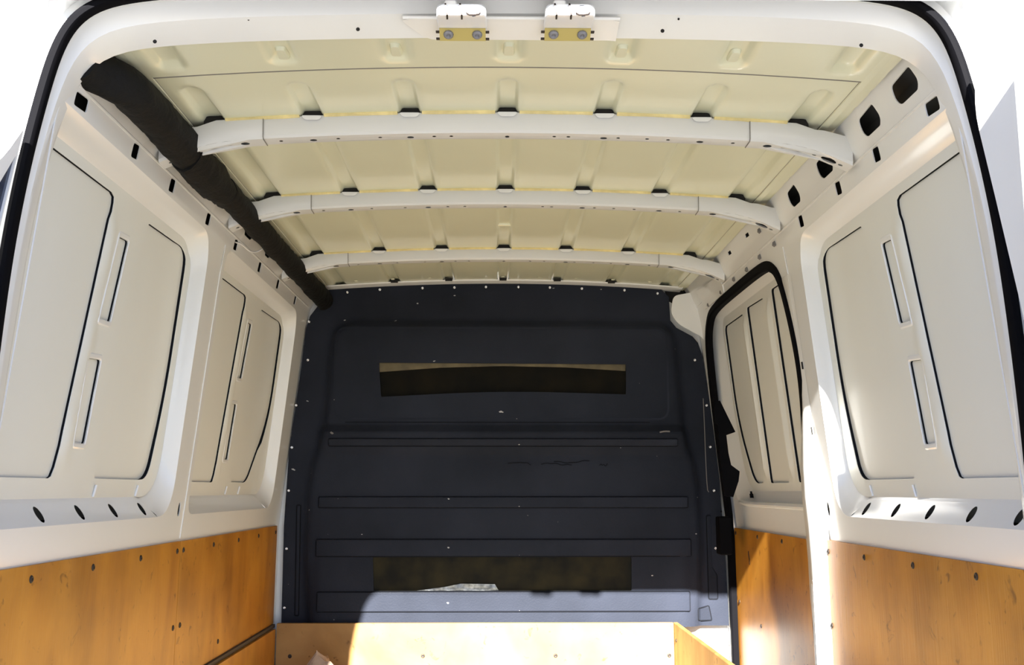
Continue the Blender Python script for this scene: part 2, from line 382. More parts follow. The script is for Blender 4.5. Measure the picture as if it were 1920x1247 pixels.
def par(y, z, a, b, sk=.004): return rpoly([(y - a, z - b), (y + a, z - b + sk), (y + a, z + b + sk), (y - a, z + b)], .006, 2)
def build_wall(s, name, label):
    wall = empty(name, (s * .88, 2.9, -.85), label, 'wall', kind='structure')
    y0, y1 = 1.80, 4.165
    outer = [window_bay(s, wall, 1.75, 2.182, 2.705, .045, True)]
    o1 = [p for p in outer[0]]
    o1 = [Vector((max(p.x, 1.756), p.y)) for p in o1]; 
    clean = []
    for p in o1:
        if not clean or (p - clean[-1]).length > 1e-4: clean.append(p)
    holes = [clean]
    hy = (2.118, 2.368, 2.674) + ((2.966, 3.272, 3.552, 3.861) if s < 0 else ())
    for y in hy: holes.append(par(y, .702, .018, .0155))
    holes.append(par(1.832, .700, .028, .013))
    for a, b in ((1.835, 1.945), (2.028, 2.132), (2.335, 2.435), (2.60, 2.69)) + (((2.98, 3.08), (3.25, 3.33), (3.55, 3.62)) if s < 0 else ()):
        holes.append(rpoly([(a, .756), (a + .012, .742), (b - .015, .742), (b, .758), (b - .004, .784), (a + .012, .788)], .010, 3))
    holes.append(ell(2.823, -.052, .011, .019))
    if s < 0:
        outer.append(window_bay(s, wall, 2.90, 3.368, 3.93, .20, False)); holes.append(outer[1])
        lo = [(1.755, -.9), (y1, -.9), (y1, .815), (1.755, .815)]
        # keep the near recess open to the frame
    else:
        for y in (3.136, 3.382): holes.append(rpoly([(y - .02, .774), (y + .02, .776), (y + .02, .788), (y - .02, .786)], .002, 1))
        lo = [(1.755, -.9), (2.97, -.9), (3.00, -.5), (3.0, -.28), (2.985, -.05), (2.955, .08), (2.90, .20), (2.875, .32), (2.885, .44), (2.925, .575), (2.965, .635), (3.03, .672),
              (3.10, .684), (3.85, .682), (3.98, .655), (4.05, .58), (4.07, .454), (4.10, .2), (4.11, -.9), (y1, -.9), (y1, .815), (1.755, .815)]
    # near edge: cut the recess out of the outline itself
    rc = [p for p in holes[0] if p.x > 1.7565]
    outline = [Vector(p) for p in lo[:-1]] + [Vector((1.755, .815)), Vector((1.755, rc[0].y + .0005 if rc[0].y > 0 else .68))]
    top = [p for p in rc if p.y > .3]; bot = [p for p in rc if p.y <= .3]
    outline = [Vector(p) for p in lo] + [Vector((1.755, .680))] + rc + [Vector((1.755, -.068))]
    hol = holes[1:]
    for h in hol: pass
    wall_plate('wall_sheet', s, [outline] + hol, M['paint'], wall, th=.0025, su=.05, sv=.06)
    # dark box section behind the holes, grey outer skin
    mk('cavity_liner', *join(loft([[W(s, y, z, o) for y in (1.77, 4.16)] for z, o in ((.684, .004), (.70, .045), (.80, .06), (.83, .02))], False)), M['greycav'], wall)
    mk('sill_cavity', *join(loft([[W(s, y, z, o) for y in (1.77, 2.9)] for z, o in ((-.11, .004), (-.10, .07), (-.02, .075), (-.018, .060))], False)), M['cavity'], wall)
    # seam line of the sheet joint on the pillar and pressed crease under the rail
    v, f = sweep([W(s, 2.868, z, -.001) for z in (-.13, 0, .2, .4, .6, .68)], [(-.0015, -.001), (.0015, -.001), (.0015, .001), (-.0015, .001)], Vector((1, 0, 0))); mk('sheet_seam', v, f, M['paint'], wall)
    v, f = sweep([W(s, y, .722, 0) for y in (1.8, 2.4, 3.0, 3.6, 4.1)], circ(.003, 6)); mk('crease', v, f, M['paint'], wall)
    # outer body side
    v, f = loft([[(s * x, y, z) for y in (1.72, 4.4)] for x, z in ((.965, -1.1), (.965, 0), (.90, .62), (.83, .80), (.70, .90))], False); mk('body_side', v, f, M['paint'], wall)
    return wall
wl = build_wall(-1, 'wall_left', 'white metal left side wall of the van with two blanked windows')
wr = build_wall(1, 'wall_right', 'white metal right side wall of the van with one blanked window and the side door opening')

# pillar beside the sliding door: swells inwards towards the floor
def pillar():
    rings = []
    for z in [.60, .50, .40, .30, .22, .14, .06, -.02, -.10, -.20, -.30, -.42, -.50, -.60, -.72, -.86]:
        k = sstep(.35, -.08, z); e = interp(z, [-.86, -.5, -.28, -.05, .08, .2, .32, .44, .6], [2.93, 2.95, 2.995, 2.99, 2.97, 2.915, 2.885, 2.89, 2.935])
        x = Xw(z)
        rings.append([(x - .0005, 2.845, z), (x - .004 * k - .001, 2.853, z), (x - .030 * k - .002, 2.872, z), (x - .036 * k - .002, 2.885, z),
                      (x - .020 * k - .002, e - .006, z), (x - .017 * k, e, z), (x + .01, e + .004, z)])
    v, f = loft(rings, False); return mk('door_pillar', v, f, M['paint'], wr, 40)
pil = pillar()
v, f = box(.845, .872, 2.90, 2.955, -.62, -.262, .006); 
# striker channel sunk into the pillar's foot (raised rim)
def rimbox(y0, y1, z0, z1):
    o = rpoly([(y0, z0), (y1, z0), (y1, z1), (y0, z1)], .006, 3); i = rpoly([(y0 + .007, z0 + .01), (y1 - .007, z0 + .01), (y1 - .007, z1 - .012), (y0 + .007, z1 - .012)], .005, 3)
    X = lambda z: Xw(z) - .0385
    g = lambda p, d: (X(p.y) + d + .016 * max(0, p.x - 2.885) / .085, p.x, p.y)
    return loft([[g(p, .002) for p in o], [g(p, -.002) for p in o], [g(p, -.002) for p in i], [g(p, .002) for p in i]])
v, f = rimbox(2.892, 2.945, -.62, -.245); mk('striker_channel', v, f, M['paint'], pil)
for z in (.33, .15): v, f = sweep([W(1, 2.853, z, -.003), W(1, 2.853, z + .02, -.003)], circ(.0025, 6)); mk('slit', v, f, M['cavity'], wr)

# trim clips above the side door
CL = [(2.93, .703), (3.10, .703), (3.27, .70), (3.45, .705), (3.66, .70), (3.89, .695), (3.0, .76), (2.775, .705)]
for (y, z) in CL[:7]:
    c = W(1, y, z, -.001); v, f = loft([[c + Vector((-.0, a * .011, b * .011)) for a, b in ((0, 1), (1, -.6), (-1, -.6))], [c + Vector((-.008, a * .005, b * .005)) for a, b in ((0, 1), (1, -.6), (-1, -.6))]], True, False, True)
    mk('trim_clip', v, f, M['rivet'], wr)
# pressed patch plates near the front
pp = wall_plate('patch_plate', 1, [rpoly([(3.62, .690), (3.98, .690), (3.98, .765), (3.62, .75)], .02, 4)], M['paint'], wr, off0=-.004, th=.004, su=.05)

# ------------------------------------------------------------------ sliding door in the right wall
door = empty('door_1', (.90, 3.5, -.85), 'white sliding side door with three recessed vertical panels and dark seal', 'door', kind='structure')
D0 = .028
dl = [(2.86, -.88), (4.13, -.88), (4.13, .60), (4.02, .70), (2.9, .70), (2.86, .6)]
d_in = rpoly([(2.90, -.005), (2.90, .655), (3.99, .655), (3.985, .25), (3.93, -.005)], [.05, .05, .07, .3, .12], 7)
d_out = rpoly([(2.87, -.062), (2.87, .672), (4.085, .672), (4.085, .25), (4.03, -.062)], [.05, .05, .08, .3, .12], 7)
wall_plate('door_sheet', 1, [[(2.86, -.88), (4.13, -.88), (4.13, .64), (4.08, .70), (2.9, .70), (2.86, .6)], d_out], M['paint'], door, off0=D0, su=.06, sv=.07)
q = len(d_in) - 1
R = [[W(1, a.x, a.y, D0) for a in d_out]]
for t, o in ((.1, .003), (.55, .014), (.9, .028), (1, .030)):
    R.append([W(1, a.x * (1 - t) + b.x * t, a.y * (1 - t) + b.y * t, D0 + o) for a, b in zip(d_out, d_in)])
v, f = loft(R); mk('recess_surround', v, f, M['paint'], door, 25)
oA = rpoly([(3.70, .022), (3.66, .30), (3.66, .622), (3.962, .622), (3.965, .25), (3.83, .022)], [.01, .02, .01, .03, .25, .07], 7)
oB = rpoly([(3.37, .022), (3.37, .627), (3.592, .632), (3.600, .022)], [.01, .01, .014, .014], 5)
oC = rpoly([(2.99, .022), (2.99, .63), (3.262, .634), (3.262, .022)], [.01, .01, .014, .014], 5)
def doff(y, z):
    o = D0 + .030
    for c in (3.635, 3.315):
        o -= .010 * sstep(c - .022, c - .004, y) * (1 - sstep(c + .004, c + .022, y)) * sstep(.03, .07, z) * (1 - sstep(.57, .61, z))
    return o
wall_plate('inner_panel', 1, [d_in, oA, oB, oC], M['skin'], door, offf=doff, th=.0015, su=.012, sv=.04)
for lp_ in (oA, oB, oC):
    v, f = loft([[W(1, q[0], q[1], doff(q[0], q[1]) + .0012) for q in lp_], [W(1, q[0], q[1], D0 + .039) for q in lp_]]); mk('gap_shade_band', v, f, M['gap_and_line'], door)  # black band stands in for shade in the gap round each opening
wall_plate('outer_skin', 1, [[(2.88, -.04), (2.88, .70), (4.1, .70), (4.1, -.04)]], M['skin'], door, off0=D0 + .0385, th=.004, su=.1, sv=.08)
# rolled sill lip with its bright bulge and a bump stop
v, f = sweep([W(1, y, z, D0 + o) for y, z, o in ((3.95, -.045, -.002), (3.86, -.050, -.006), (3.7, -.052, -.006), (3.3, -.052, -.006), (2.95, -.052, -.004))], circ(.009, 8)); mk('sill_lip', v, f, M['paint'], door)
v, f = loft([[W(1, 3.79 + r * math.cos(a), -.030 + h, D0 + .004 + r * math.sin(a)) for a in [i * math.pi / 4 for i in range(8)]] for r, h in ((.007, 0), (.007, .014), (.004, .016), (.004, .024))], True, True, True); mk('bump_stop', v, f, M['rubber'], door)
# rubber seal round the door opening
sp = [(2.935, -.86), (2.97, -.6), (3.012, -.44), (3.015, -.28), (3.0, -.05), (2.965, .08), (2.91, .20), (2.885, .32), (2.895, .44), (2.932, .57), (2.97, .628), (3.035, .664),
      (3.15, .676), (3.5, .677), (3.84, .674), (3.96, .648), (4.03, .58), (4.06, .454), (4.085, .2), (4.09, -.02), (4.095, -.5), (4.10, -.86)]
def smooth(pts, n=2):
    P = [Vector(p) for p in pts]
    for _ in range(n):
        Q = [P[0]]
        for a, b in zip(P, P[1:]): Q += [a.lerp(b, .25), a.lerp(b, .75)]
        P = Q + [P[-1]]
    return P
v, f = sweep([W(1, p.x, p.y, .008) for p in smooth(sp, 2)], [(-.016, -.011), (-.010, -.016), (.010, -.016), (.016, -.011), (.014, .010), (-.014, .010)], Vector((1, 0, 0)))
ds = mk('door_seal', v, f, M['rubber'], door); 

# ------------------------------------------------------------------ ceiling
SP = .2168
def rib(x, y):
    """pressed grooves in the roof skin"""
    k = round(x / SP); d = abs(x - k * SP)
    if abs(k) > 3: return 0
    a = 1 - sstep(.016, .025, d)
    st = 2.03
    fade = sstep(st - .012 + max(0, d) * .8, st + .012 + d * .8, y)
    return .013 * a * fade
def ceil_z(x, y):
    z = ceil(x) + rib(x, y)
    # the skin is slightly pillowed between the roof bows
    for a, b in ((1.95, 2.20), (2.26, 2.79), (2.85, 3.50), (3.56, 4.12)):
        if a < y < b: z -= .004 * math.sin(math.pi * (y - a) / (b - a)) * (1 - (x / .8) ** 2)
    return z
xs = []
for k in range(-3, 4):
    for d in (-.07, -.040, -.027, -.022, -.018, -.014, 0, .014, .018, .022, .027, .040, .07): xs.append(k * SP + d)
xs = sorted(set([-.735, -.72, -.70] + [x for x in xs if abs(x) < .735] + [.70, .72, .735]))
xs = [xs[0]] + [b for a, b in zip(xs, xs[1:]) if b - a > .001]
ys = [1.95] + [1.97 + i * .012 for i in range(9)] + [2.1, 2.15, 2.196, 2.23, 2.26] + [2.3 + i * .07 for i in range(27)] + [4.165]
V = [(x, y, ceil_z(x, y)) for y in ys for x in xs]; n = len(xs)
Fc = [(j * n + i, j * n + i + 1, (j + 1) * n + i + 1, (j + 1) * n + i) for j in range(len(ys) - 1) for i in range(n - 1)]
ceiling = mk('ceiling', V, Fc, M['roofpaint'], None, 60)
tag(ceiling, 'cream ribbed metal roof skin of the van', 'ceiling', kind='structure')
# rear roof sheet (nearest bay) lapping over the skin, with short embossed ribs
def hz_(x, y):
    k = round(x / SP); d = abs(x - k * SP); a = 1 - sstep(.014, .030, d)
    z = ceil(x) - .004
    if abs(k) <= 3: z += .011 * a * (1 - sstep(1.905, 1.93, y)) + .007 * (1 - sstep(.008, .014, d)) * 0
    return z
ys2 = [1.80, 1.83, 1.86, 1.88, 1.90, 1.91, 1.92, 1.93, 1.945, 1.958]
V = [(x, y, hz_(x, y)) for y in ys2 for x in xs] + [(x, 1.958, ceil(x) + .001) for x in xs]
Fc = [(j * n + i, j * n + i + 1, (j + 1) * n + i + 1, (j + 1) * n + i) for j in range(len(ys2)) for i in range(n - 1)]
rs = mk('rear_roof_sheet', V, Fc, M['roofpaint'], ceiling, 60)
for k in range(-2, 3):                     # bright embossed tabs
    c = Vector((k * SP * 1.0, 1.895, ceil(k * SP) + .005))
    o = rpoly([(c.x - .010, 1.868), (c.x + .010, 1.868), (c.x + .012, 1.918), (c.x - .012, 1.918)], .007, 3)
    v, f = loft([[(p.x, p.y, c.z + .002) for p in o], [(c.x + (p.x - c.x) * .8, 1.893 + (p.y - 1.893) * .85, c.z - .005) for p in o]], True, False, True); mk('embossed_tab', v, f, M['roofpaint'], rs)
# lap line
v, f = sweep([(x, 1.960, ceil(x) - .0035) for x in [-.70 + i * .1 for i in range(15)]], [(-.0016, -.0012), (.0016, -.0012), (.0016, .0012), (-.0016, .0012)]); mk('lap_line', v, f, M['seam'], ceiling)
# gutter step joining roof and side rail, both sides
for s in (-1, 1):
    v, f = loft([[(s * x, y, z) for y in (1.80, 2.2, 2.8, 3.5, 4.165)] for x, z in ((.700, .8065), (.702, .801), (.716, .799), (.722, .808), (.735, .806), (.748, .803), (.750, .79))], False)
    gu = mk('roof_gutter', v, f, M['roofpaint'], ceiling, 30)
    v, f = sweep([(s * .7015, y, .8045) for y in (1.96, 2.7, 3.4, 4.16)], [(-.001, -.001), (.001, -.001), (.001, .001), (-.001, .001)]); mk('seam_line', v, f, M['seam'], gu)
# outer roof above everything
v, f = loft([[(x, y, .93 - .03 * (x / .7) ** 2) for y in (1.70, 4.5)] for x in (-.7, -.35, 0, .35, .7)], False); mk('outer_roof', v, f, M['paint'], ceiling)

# ------------------------------------------------------------------ roof bows
def bow(y0, label, drop, dep):
    root = empty('roof_bow', (0, y0 + dep / 2, .79), label, 'roof beam', 'roof bows across the van ceiling')
    def zb(x):
        a = abs(x); return ceil(x) - drop - (0 if a < .60 else .040 * ((a - .60) / .165) ** 2)
    def zt(x):
        a = abs(x); d = abs(x - round(x / SP) * SP)
        z = ceil(x) - .0015
        if a > .655: z -= .012 * sstep(.655, .675, a) + .010 * sstep(.70, .76, a)
        return z
    def body(x0, x1, pr, name, holes):
        nx = max(4, int((x1 - x0) / .02)); X = [x0 + (x1 - x0) * i / nx for i in range(nx + 1)]
        def ring(x):
            t, b = zt(x), zb(x); h = t - b
            return [(x, y0 + dep + .012, t), (x, y0 + .028, t), (x, y0 - pr + .001, t), (x, y0 - pr, t - .003), (x, y0 + .004 - pr, b + .005), (x, y0 + .008 - pr, b - pr * .6)]
        R = [ring(x) for x in X]
        # front web only down to the lip
        v1, f1 = loft([[r[i] for r in R] for i in (2, 3, 4, 5)], False)
        return name, v1, f1
    def flange(x0, x1, pr, holes, name):
        lp = [(x0, 0), (x1, 0), (x1, 1), (x0, 1)]
        def sf(x, t):
            b = zb(x) - pr * .6; return (x, y0 + .008 - pr + (dep - .008 + 2 * pr) * t, b - .001 * math.sin(math.pi * t))
        hl = [ell(hx, ht, ha * 1.2, min(.36, hb * 1.35 / dep), 0, 12) for hx, ht, ha, hb in holes if x0 + .01 < hx < x1 - .01]
        return plate_data([lp] + hl, sf, None, su=.03, sv=.34)
    def up(x0, x1, pr):
        nx = max(4, int((x1 - x0) / .03)); X = [x0 + (x1 - x0) * i / nx for i in range(nx + 1)]
        return loft([[(x, y0 + dep + pr, zb(x) - pr * .6) for x in X], [(x, y0 + dep + .004 + pr, zt(x)) for x in X]], False)
    H = []
    rnd = random.Random(int(y0 * 100))
    for k in range(-2, 3): H += [(k * SP + (0 if k else 0), .55, .0065 if k else .004, .006)]
    for x in (-.50, -.37, -.28, -.17, -.12, .10, .14, .25, .31, .37, .50): H.append((x + rnd.uniform(-.01, .01), .45, .0035, .0035))
    for s in (-1, 1):
        H += [(s * .585, .5, .008, .007), (s * .62, .5, .004, .004), (s * .655, .5, .009, .007), (s * .69, .5, .004, .004), (s * .722, .5, .014, .010), (s * .748, .5, .004, .004)]
    XM = .545
    v1 = body(-XM - .01, XM + .01, 0, 'beam', H)[1:]
    beam = mk('beam', *join(v1, flange(-XM - .01, XM + .01, 0, H, ''), up(-XM - .01, XM + .01, 0)), M['bow'], root, 30)
    X_ = [-.75 + i * .05 for i in range(31)]
    v, f = loft([[(x, y, zb(x) + .007) for x in X_] for y in (y0 + .010, y0 + dep + .002)], False); mk('hole_shade_sheet', v, f, M['cavity'], root)  # black sheet paints the shade seen through the lip holes
    for s in (-1, 1):
        a, b = (XM - .004, .768) if s > 0 else (-.768, -XM + .004)
        br = mk('end_bracket', *join(body(a, b, .0022, '', H)[1:], flange(a, b, .0022, H, ''), up(a, b, .0022)), M['bow'], root, 30)
        v, f = sweep([(s * (XM - .0048), y0 - .003, zt(XM) - .002), (s * (XM - .0048), y0 + .001, zb(XM) + .003), (s * (XM - .0048), y0 + .006, zb(XM) - .002), (s * (XM - .0048), y0 + dep, zb(XM) - .002)], circ(.0010, 6), Vector((1, 0, 0))); mk('splice_line', v, f, M['seam'], br)
    # yellow bead of sealant between the ribs, and small tabs at each rib
    for k in range(-3, 3):
        x0, x1 = k * SP + .027, (k + 1) * SP - .027
        path = [(x0 + (x1 - x0) * i / 6, y0 - .001, ceil(x0 + (x1 - x0) * i / 6) - .0028) for i in range(7)]
        v, f = sweep(path, [(-.006, .003), (.006, .003), (.006, -.0005), (0, -.003), (-.006, -.0005)], scale=[rnd.uniform(.8, 1.15) for _ in path]); mk('sealant_bead', v, f, M['sealant'], root)
    for k in range(-3, 4):
        x = k * SP; z = ceil(x)
        if abs(k) < 3:
            o = rpoly([(x - .016, -.010), (x + .016, -.010), (x + .024, .0), (x - .024, .0)], .006, 3)
            v, f = loft([[(p.x, y0 - .0015, z - .002 + p.y) for p in o], [(p.x, y0 - .0035, z - .002 + p.y * .9) for p in o]], True, False, True); mk('rib_tab', v, f, M['paint'], root)
        v, f = box(x - .023, x + .023, y0 + .007, y0 + dep - .004, z - .012, z + .0125, .002); mk('rib_gap_shade', v, f, M['cavity'], root)  # black block paints the shade in the rib opening above the bow
    return root
bow(2.215, 'nearest and widest of the three white roof bows, with dark holes along its lower lip', .047, .048)
bow(2.815, 'middle one of the three white roof bows spanning the cream ceiling', .043, .048)
bow(3.535, 'farthest of the three white roof bows, closest to the dark bulkhead', .040, .048)
# front header strip above the bulkhead
fh = mk('roof_header', *loft([[(x, y, ceil(x) - d) for x in [-.72 + i * .08 for i in range(19)]] for y, d in ((4.080, .001), (4.082, .005), (4.088, .007), (4.16, .008))], False), M['paint'])
tag(fh, 'thin white header strip where the roof meets the bulkhead', 'roof beam')
for k in range(-2, 3):
    v, f = box(k * SP - .014, k * SP + .014, 4.070, 4.082, ceil(k * SP) - .006, ceil(k * SP) + .004, .001); mk('slot', v, f, M['cavity'], fh)
# small pressings on the skin
for k in (-1, 0, 1):
    x = k * SP * .66; z = ceil(x) - .001
    v, f = box(x - .012, x + .012, 2.885, 2.93, z - .006, z + .002, .003); mk('weld_tab', v, f, M['roofpaint'], ceiling)
pth = [(.0 + .075 * math.cos(a), 3.28 + .04 * math.sin(a), ceil_z(0, 3.28) - .001) for a in [math.pi + i * math.pi / 12 for i in range(13)]]
v, f = sweep(pth, circ(.006, 8)); mk('pressed_arc', v, f, M['roofpaint'], ceiling)
for x in [-.58 + i * .145 for i in range(9)]:
    dome('weld_dimple', 'dimple', (x, 4.03, ceil(x) - .001), (0, 0, -1), ceiling, M['roofpaint'], .008, .002)

# ------------------------------------------------------------------ bulkhead
BH = [(-.851, -.52), (-.853, -.137), (-.843, .141), (-.822, .329), (-.803, .50), (-.79, .64), (-.775, .69), (-.735, .745), (-.725, .795), (-.64, .806), (-.3, .826), (0, .829), (.3, .824), (.635, .808),
      (.672, .773), (.676, .675), (.70, .645), (.764, .61), (.785, .585), (.801, .534), (.832, .331), (.843, .18), (.855, .037), (.871, -.25), (.876, -.52)]
def fold(x, z):
    """0 outside on the edge flange, 1 on the raised middle"""
    a = interp(z, [-.5, -.25, 0, .1, .22, .60], [.755, .775, .768, .755, .715, .69]); d = a - abs(x - .005)
    t = .665 - z + .0
    dd = min(d, t)
    r = .09
    if d < r and t < r: dd = r - math.hypot(r - d, r - t)
    return sstep(-.012, .026, dd)
def yb(x, z):
    y = 4.135 - .030 * fold(x, z)
    m = sstep(.74, .70, abs(x))
    y -= m * interp(z, [.10, .135, .205, .225, .252, .262], [0, 0, .024, .024, 0, 0])
    y += m * .010 * sstep(.13, .10, z) * 0
    y -= m * .010 * sstep(.05, -.45, z)
    return y
slotU = rpoly([(-.492, .498), (.490, .493), (.488, .373), (-.006, .387), (-.481, .362)], [.004, .004, .004, .5, .004], 5)
slotL = rpoly([(-.500, -.258), (.498, -.258), (.496, -.385), (-.494, -.385)], .004, 2)
bulk = empty('bulkhead', (0, 4.13, -.52), 'dark navy plastic bulkhead panel closing off the far end of the load bay', 'bulkhead')
bp = plate('bulkhead_sheet', [BH, slotU, slotL], lambda x, z: (x, yb(x, z), z), M['plastic'], bulk, off=lambda x, z: (x, yb(x, z) + .005, z), su=.012, sv=.011, lv=(.10, .135, .205, .225, .252, .262), lu=(), ang=50)
def pad(name, c, r, h, m, parent, bev=.004):
    o = rpoly(c, r, 5); cen = sum(o, Vector((0, 0))) / len(o)
    def rg(i, d):
        out = []
        for p in o:
            q = Vector((p.x - math.copysign(min(i, abs(p.x - cen.x)), p.x - cen.x), p.y - math.copysign(min(i, abs(p.y - cen.y)), p.y - cen.y)))
            out.append((q.x, yb(q.x, q.y) - d, q.y))
        return out
    v, f = loft([rg(0, -.001), rg(bev * .4, h), rg(bev, h + .0008)])
    cap = rpoly(c, r, 5)
    inn = [Vector((p.x - math.copysign(min(bev, abs(p.x - cen.x)), p.x - cen.x), p.y - math.copysign(min(bev, abs(p.y - cen.y)), p.y - cen.y))) for p in cap]
    v2, f2 = plate_data([inn], lambda x, z: (x, yb(x, z) - h - .0008, z), None, su=.08, sv=.03)
    pd = mk(name, *join((v, f), (v2, f2)), m, parent, 30)
    pts = [Vector((p.x, yb(p.x, p.y) - .0012, p.y)) for p in o]; dn = []
    for a, b in zip(pts, pts[1:] + pts[:1]):
        k = max(1, int((b - a).length / .08)); dn += [a.lerp(b, i / k) for i in range(k)]
    dn = [Vector((p.x, yb(p.x, p.z) - .0012, p.z)) for p in dn]
    v, f = sweep(dn, [(-.0022, -.001), (.0022, -.001), (.0022, .0012), (-.0022, .0012)], Vector((0, -1, 0)), True); mk('edge_groove', v, f, M['gap_and_line'], pd)
    return pd
def groove_frame(name, c, r, wd, parent):
    """narrow raised bead following a rounded rectangle"""
    o = rpoly(c, r, 6); path = [Vector((p.x, yb(p.x, p.y) - .0005, p.y)) for p in o]
    dense = []
    for a, b in zip(path, path[1:] + path[:1]):
        n = max(1, int((b - a).length / .06)); dense += [a.lerp(b, i / n) for i in range(n)]
    dense = [Vector((p.x, yb(p.x, p.z) - .0005, p.z)) for p in dense]
    v, f = sweep(dense, [(-wd, .001), (-wd * .5, -.0028), (wd * .5, -.0028), (wd, .001)], Vector((0, -1, 0)), True)
    return mk(name, v, f, M['plastic'], parent, 30)
groove_frame('raised_frame', [(-.665, .275), (-.665, .638), (.655, .638), (.655, .275)], .045, .004, bulk)
pad('pressed_rib', [(-.68, .168), (-.68, .196), (.685, .196), (.685, .168)], .006, .009, M['plastic'], bulk)
pad('pressed_rib', [(-.715, -.070), (-.715, -.028), (.722, -.028), (.722, -.070)], .006, .008, M['plastic'], bulk)
pad('pressed_rib', [(-.720, -.255), (-.720, -.190), (.730, -.190), (.730, -.255)], .006, .008, M['plastic'], bulk)
pad('pressed_rib', [(-.71, -.462), (-.71, -.388), (.72, -.388), (.72, -.462)], .006, .008, M['plastic'], bulk)
pad('corner_boss', [(.755, -.50), (.755, -.455), (.80, -.445), (.81, -.50)], .006, .002, M['plastic'], bulk)
pad('side_rib', [(.800, -.42), (.800, -.10), (.815, -.10), (.815, -.30), (.835, -.33), (.835, -.42)], .006, .003, M['plastic'], bulk)
pad('side_rib', [(-.800, -.48), (-.805, -.06), (-.790, -.06), (-.785, -.48)], .005, .002, M['plastic'], bulk)
def line_on(name, pts, wd, m, h=.0012):
    P = smooth(pts, 1); P = [Vector((p.x, yb(p.x, p.y) - .0006, p.y)) for p in P]
    v, f = sweep(P, [(-wd, -.001), (wd, -.001), (wd, h), (-wd, h)], Vector((0, -1, 0))); return mk(name, v, f, m, bulk)
line_on('ledge_groove', [(-.62 + .1 * i, .262) for i in range(13)], .0016, M['gap_and_line'])
rq = random.Random(5)
for x0, x1, z in ((.02, .11, .100), (.15, .27, .098), (.20, .34, .108), (.38, .41, .097)):
    line_on('scratch', [(x0 + (x1 - x0) * i / 6, z + rq.uniform(-.006, .006)) for i in range(7)], .0016, M['gap_and_line'])
line_on('scuff', [(.615, .222), (.635, .226), (.655, .225)], .0028, M['greysc'])
line_on('scuff', [(-.672, .222), (-.666, .216), (-.662, .219)], .0035, M['greysc'])
line_on('scuff', [(.80, .36), (.802, .25), (.803, .12), (.806, .0), (.812, -.01)], .0014, M['greysc'])
line_on('scuff', [(.06, .196), (.07, .1965), (.085, .196)], .0016, M['steel'])
# sight windows
v, f = plate_data([[(-.50, .35), (.50, .35), (.50, .505), (-.50, .505)]], lambda x, z: (x, 4.125, z), lambda x, z: (x, 4.129, z), su=.3, sv=.2); mk('upper_sight_window', v, f, M['pane'], bulk)['label'] = 'dark brown smoked sight window'
v, f = plate_data([[(-.492, .499), (.490, .495), (.489, .468), (.25, .482), (0, .487), (-.25, .480), (-.492, .462)]], lambda x, z: (x, 4.119, z), lambda x, z: (x, 4.124, z), su=.1, sv=.05); mk('tan_edge_strip', v, f, M['tan'], bulk)['label'] = 'tan strip along the top of the sight window'
v, f = plate_data([[(-.51, -.40), (.51, -.40), (.51, -.25), (-.51, -.25)]], lambda x, z: (x, 4.108, z), lambda x, z: (x, 4.112, z), su=.3, sv=.2); mk('lower_sight_window', v, f, M['dirtpane'], bulk)['label'] = 'scratched and dirty brown sight window'
def crump(x, z): return 4.1035 + .003 * noise.noise(Vector((x * 30, z * 60, 0)))
v, f = plate_data([[(-.33, -.384), (-.22, -.370), (-.16, -.358), (-.03, -.360), (-.015, -.384)]], lambda x, z: (x, crump(x, z), z), lambda x, z: (x, crump(x, z) + .002, z), su=.01, sv=.006)
mk('torn_foil', v, f, M['foil'], bulk)['label'] = 'crinkled silver foil remnant'
def uz(px, py, D): # picture measurements of the screws turned into places on the panel
    th = math.atan(294.5 / 1950); ps = math.atan(27 * math.cos(th) / 1950)
    r = Vector((math.cos(ps), -math.sin(ps), 0)); fw = Vector((math.sin(ps) * math.cos(th), math.cos(ps) * math.cos(th), math.sin(th))); u = r.cross(fw)
    d = r * (px - 960) / 1950 + u * (623.5 - py) / 1950 + fw; return -.02 + d.x * D / d.y, d.z * D / d.y
for px, py in [(651, 548), (712, 543), (792, 540), (852, 539), (911, 538), (972, 538), (1031, 539), (1091, 541), (1171, 544), (1233, 550), (579, 603), (577, 675), (555, 760), (547, 839), (541, 920), (537, 1029), (533, 1140),
               (1303, 675), (1325, 760), (1332, 838), (1339, 920), (1342, 1028)]:
    x, z = uz(px, py, 4.13); dome('dome_screw', 'dome', (x, yb(x, z), z), (0, -1, 0), bulk, M['steel'], .0062, .0045)

# kickboard, step board
def ply(name, s, y0, y1, z0, z1, off, th, label, group=None, screws=(), m='ply', bev=.003):
    root_v, root_f = plate_data([rpoly([(y0, z0), (y1, z0), (y1, z1), (y0, z1)], .004, 2)], lambda y, z: W(s, y, z, off), lambda y, z: W(s, y, z, off + th), su=.12, sv=.09, lv=(-.14,) if z0 < -.14 < z1 else ())
    o = mk(name, root_v, root_f, M[m]); tag(o, label, 'plywood panel', group)
    for y, z in screws: dome('screw', 'wscrew', W(s, y, z, off), (-s, 0, 0), o, M['dscrew'], .0075, .003)
    return o
T = .007
ply('plywood_panel', -1, 1.79, 2.857, -.505, -.137, -T, T, 'nearer upper plywood lining panel on the left wall', None, [(1.956, -.162), (2.25, -.162), (2.545, -.162), (2.831, -.162), (2.831, -.36), (2.25, -.47)])
ply('plywood_panel', -1, 2.860, 4.100, -.505, -.138, -T, T, 'farther upper plywood lining panel on the left wall beside the bulkhead', None, [(2.887, -.162), (3.19, -.163), (3.493, -.164), (3.783, -.163), (4.070, -.162), (2.891, -.36), (3.295, -.459)])
ply('plywood_panel', -1, 1.79, 4.055, -.85, -.519, -.026, .022, 'lower plywood lining strip at the foot of the left wall', None, [(2.4, -.7), (3.2, -.7)])
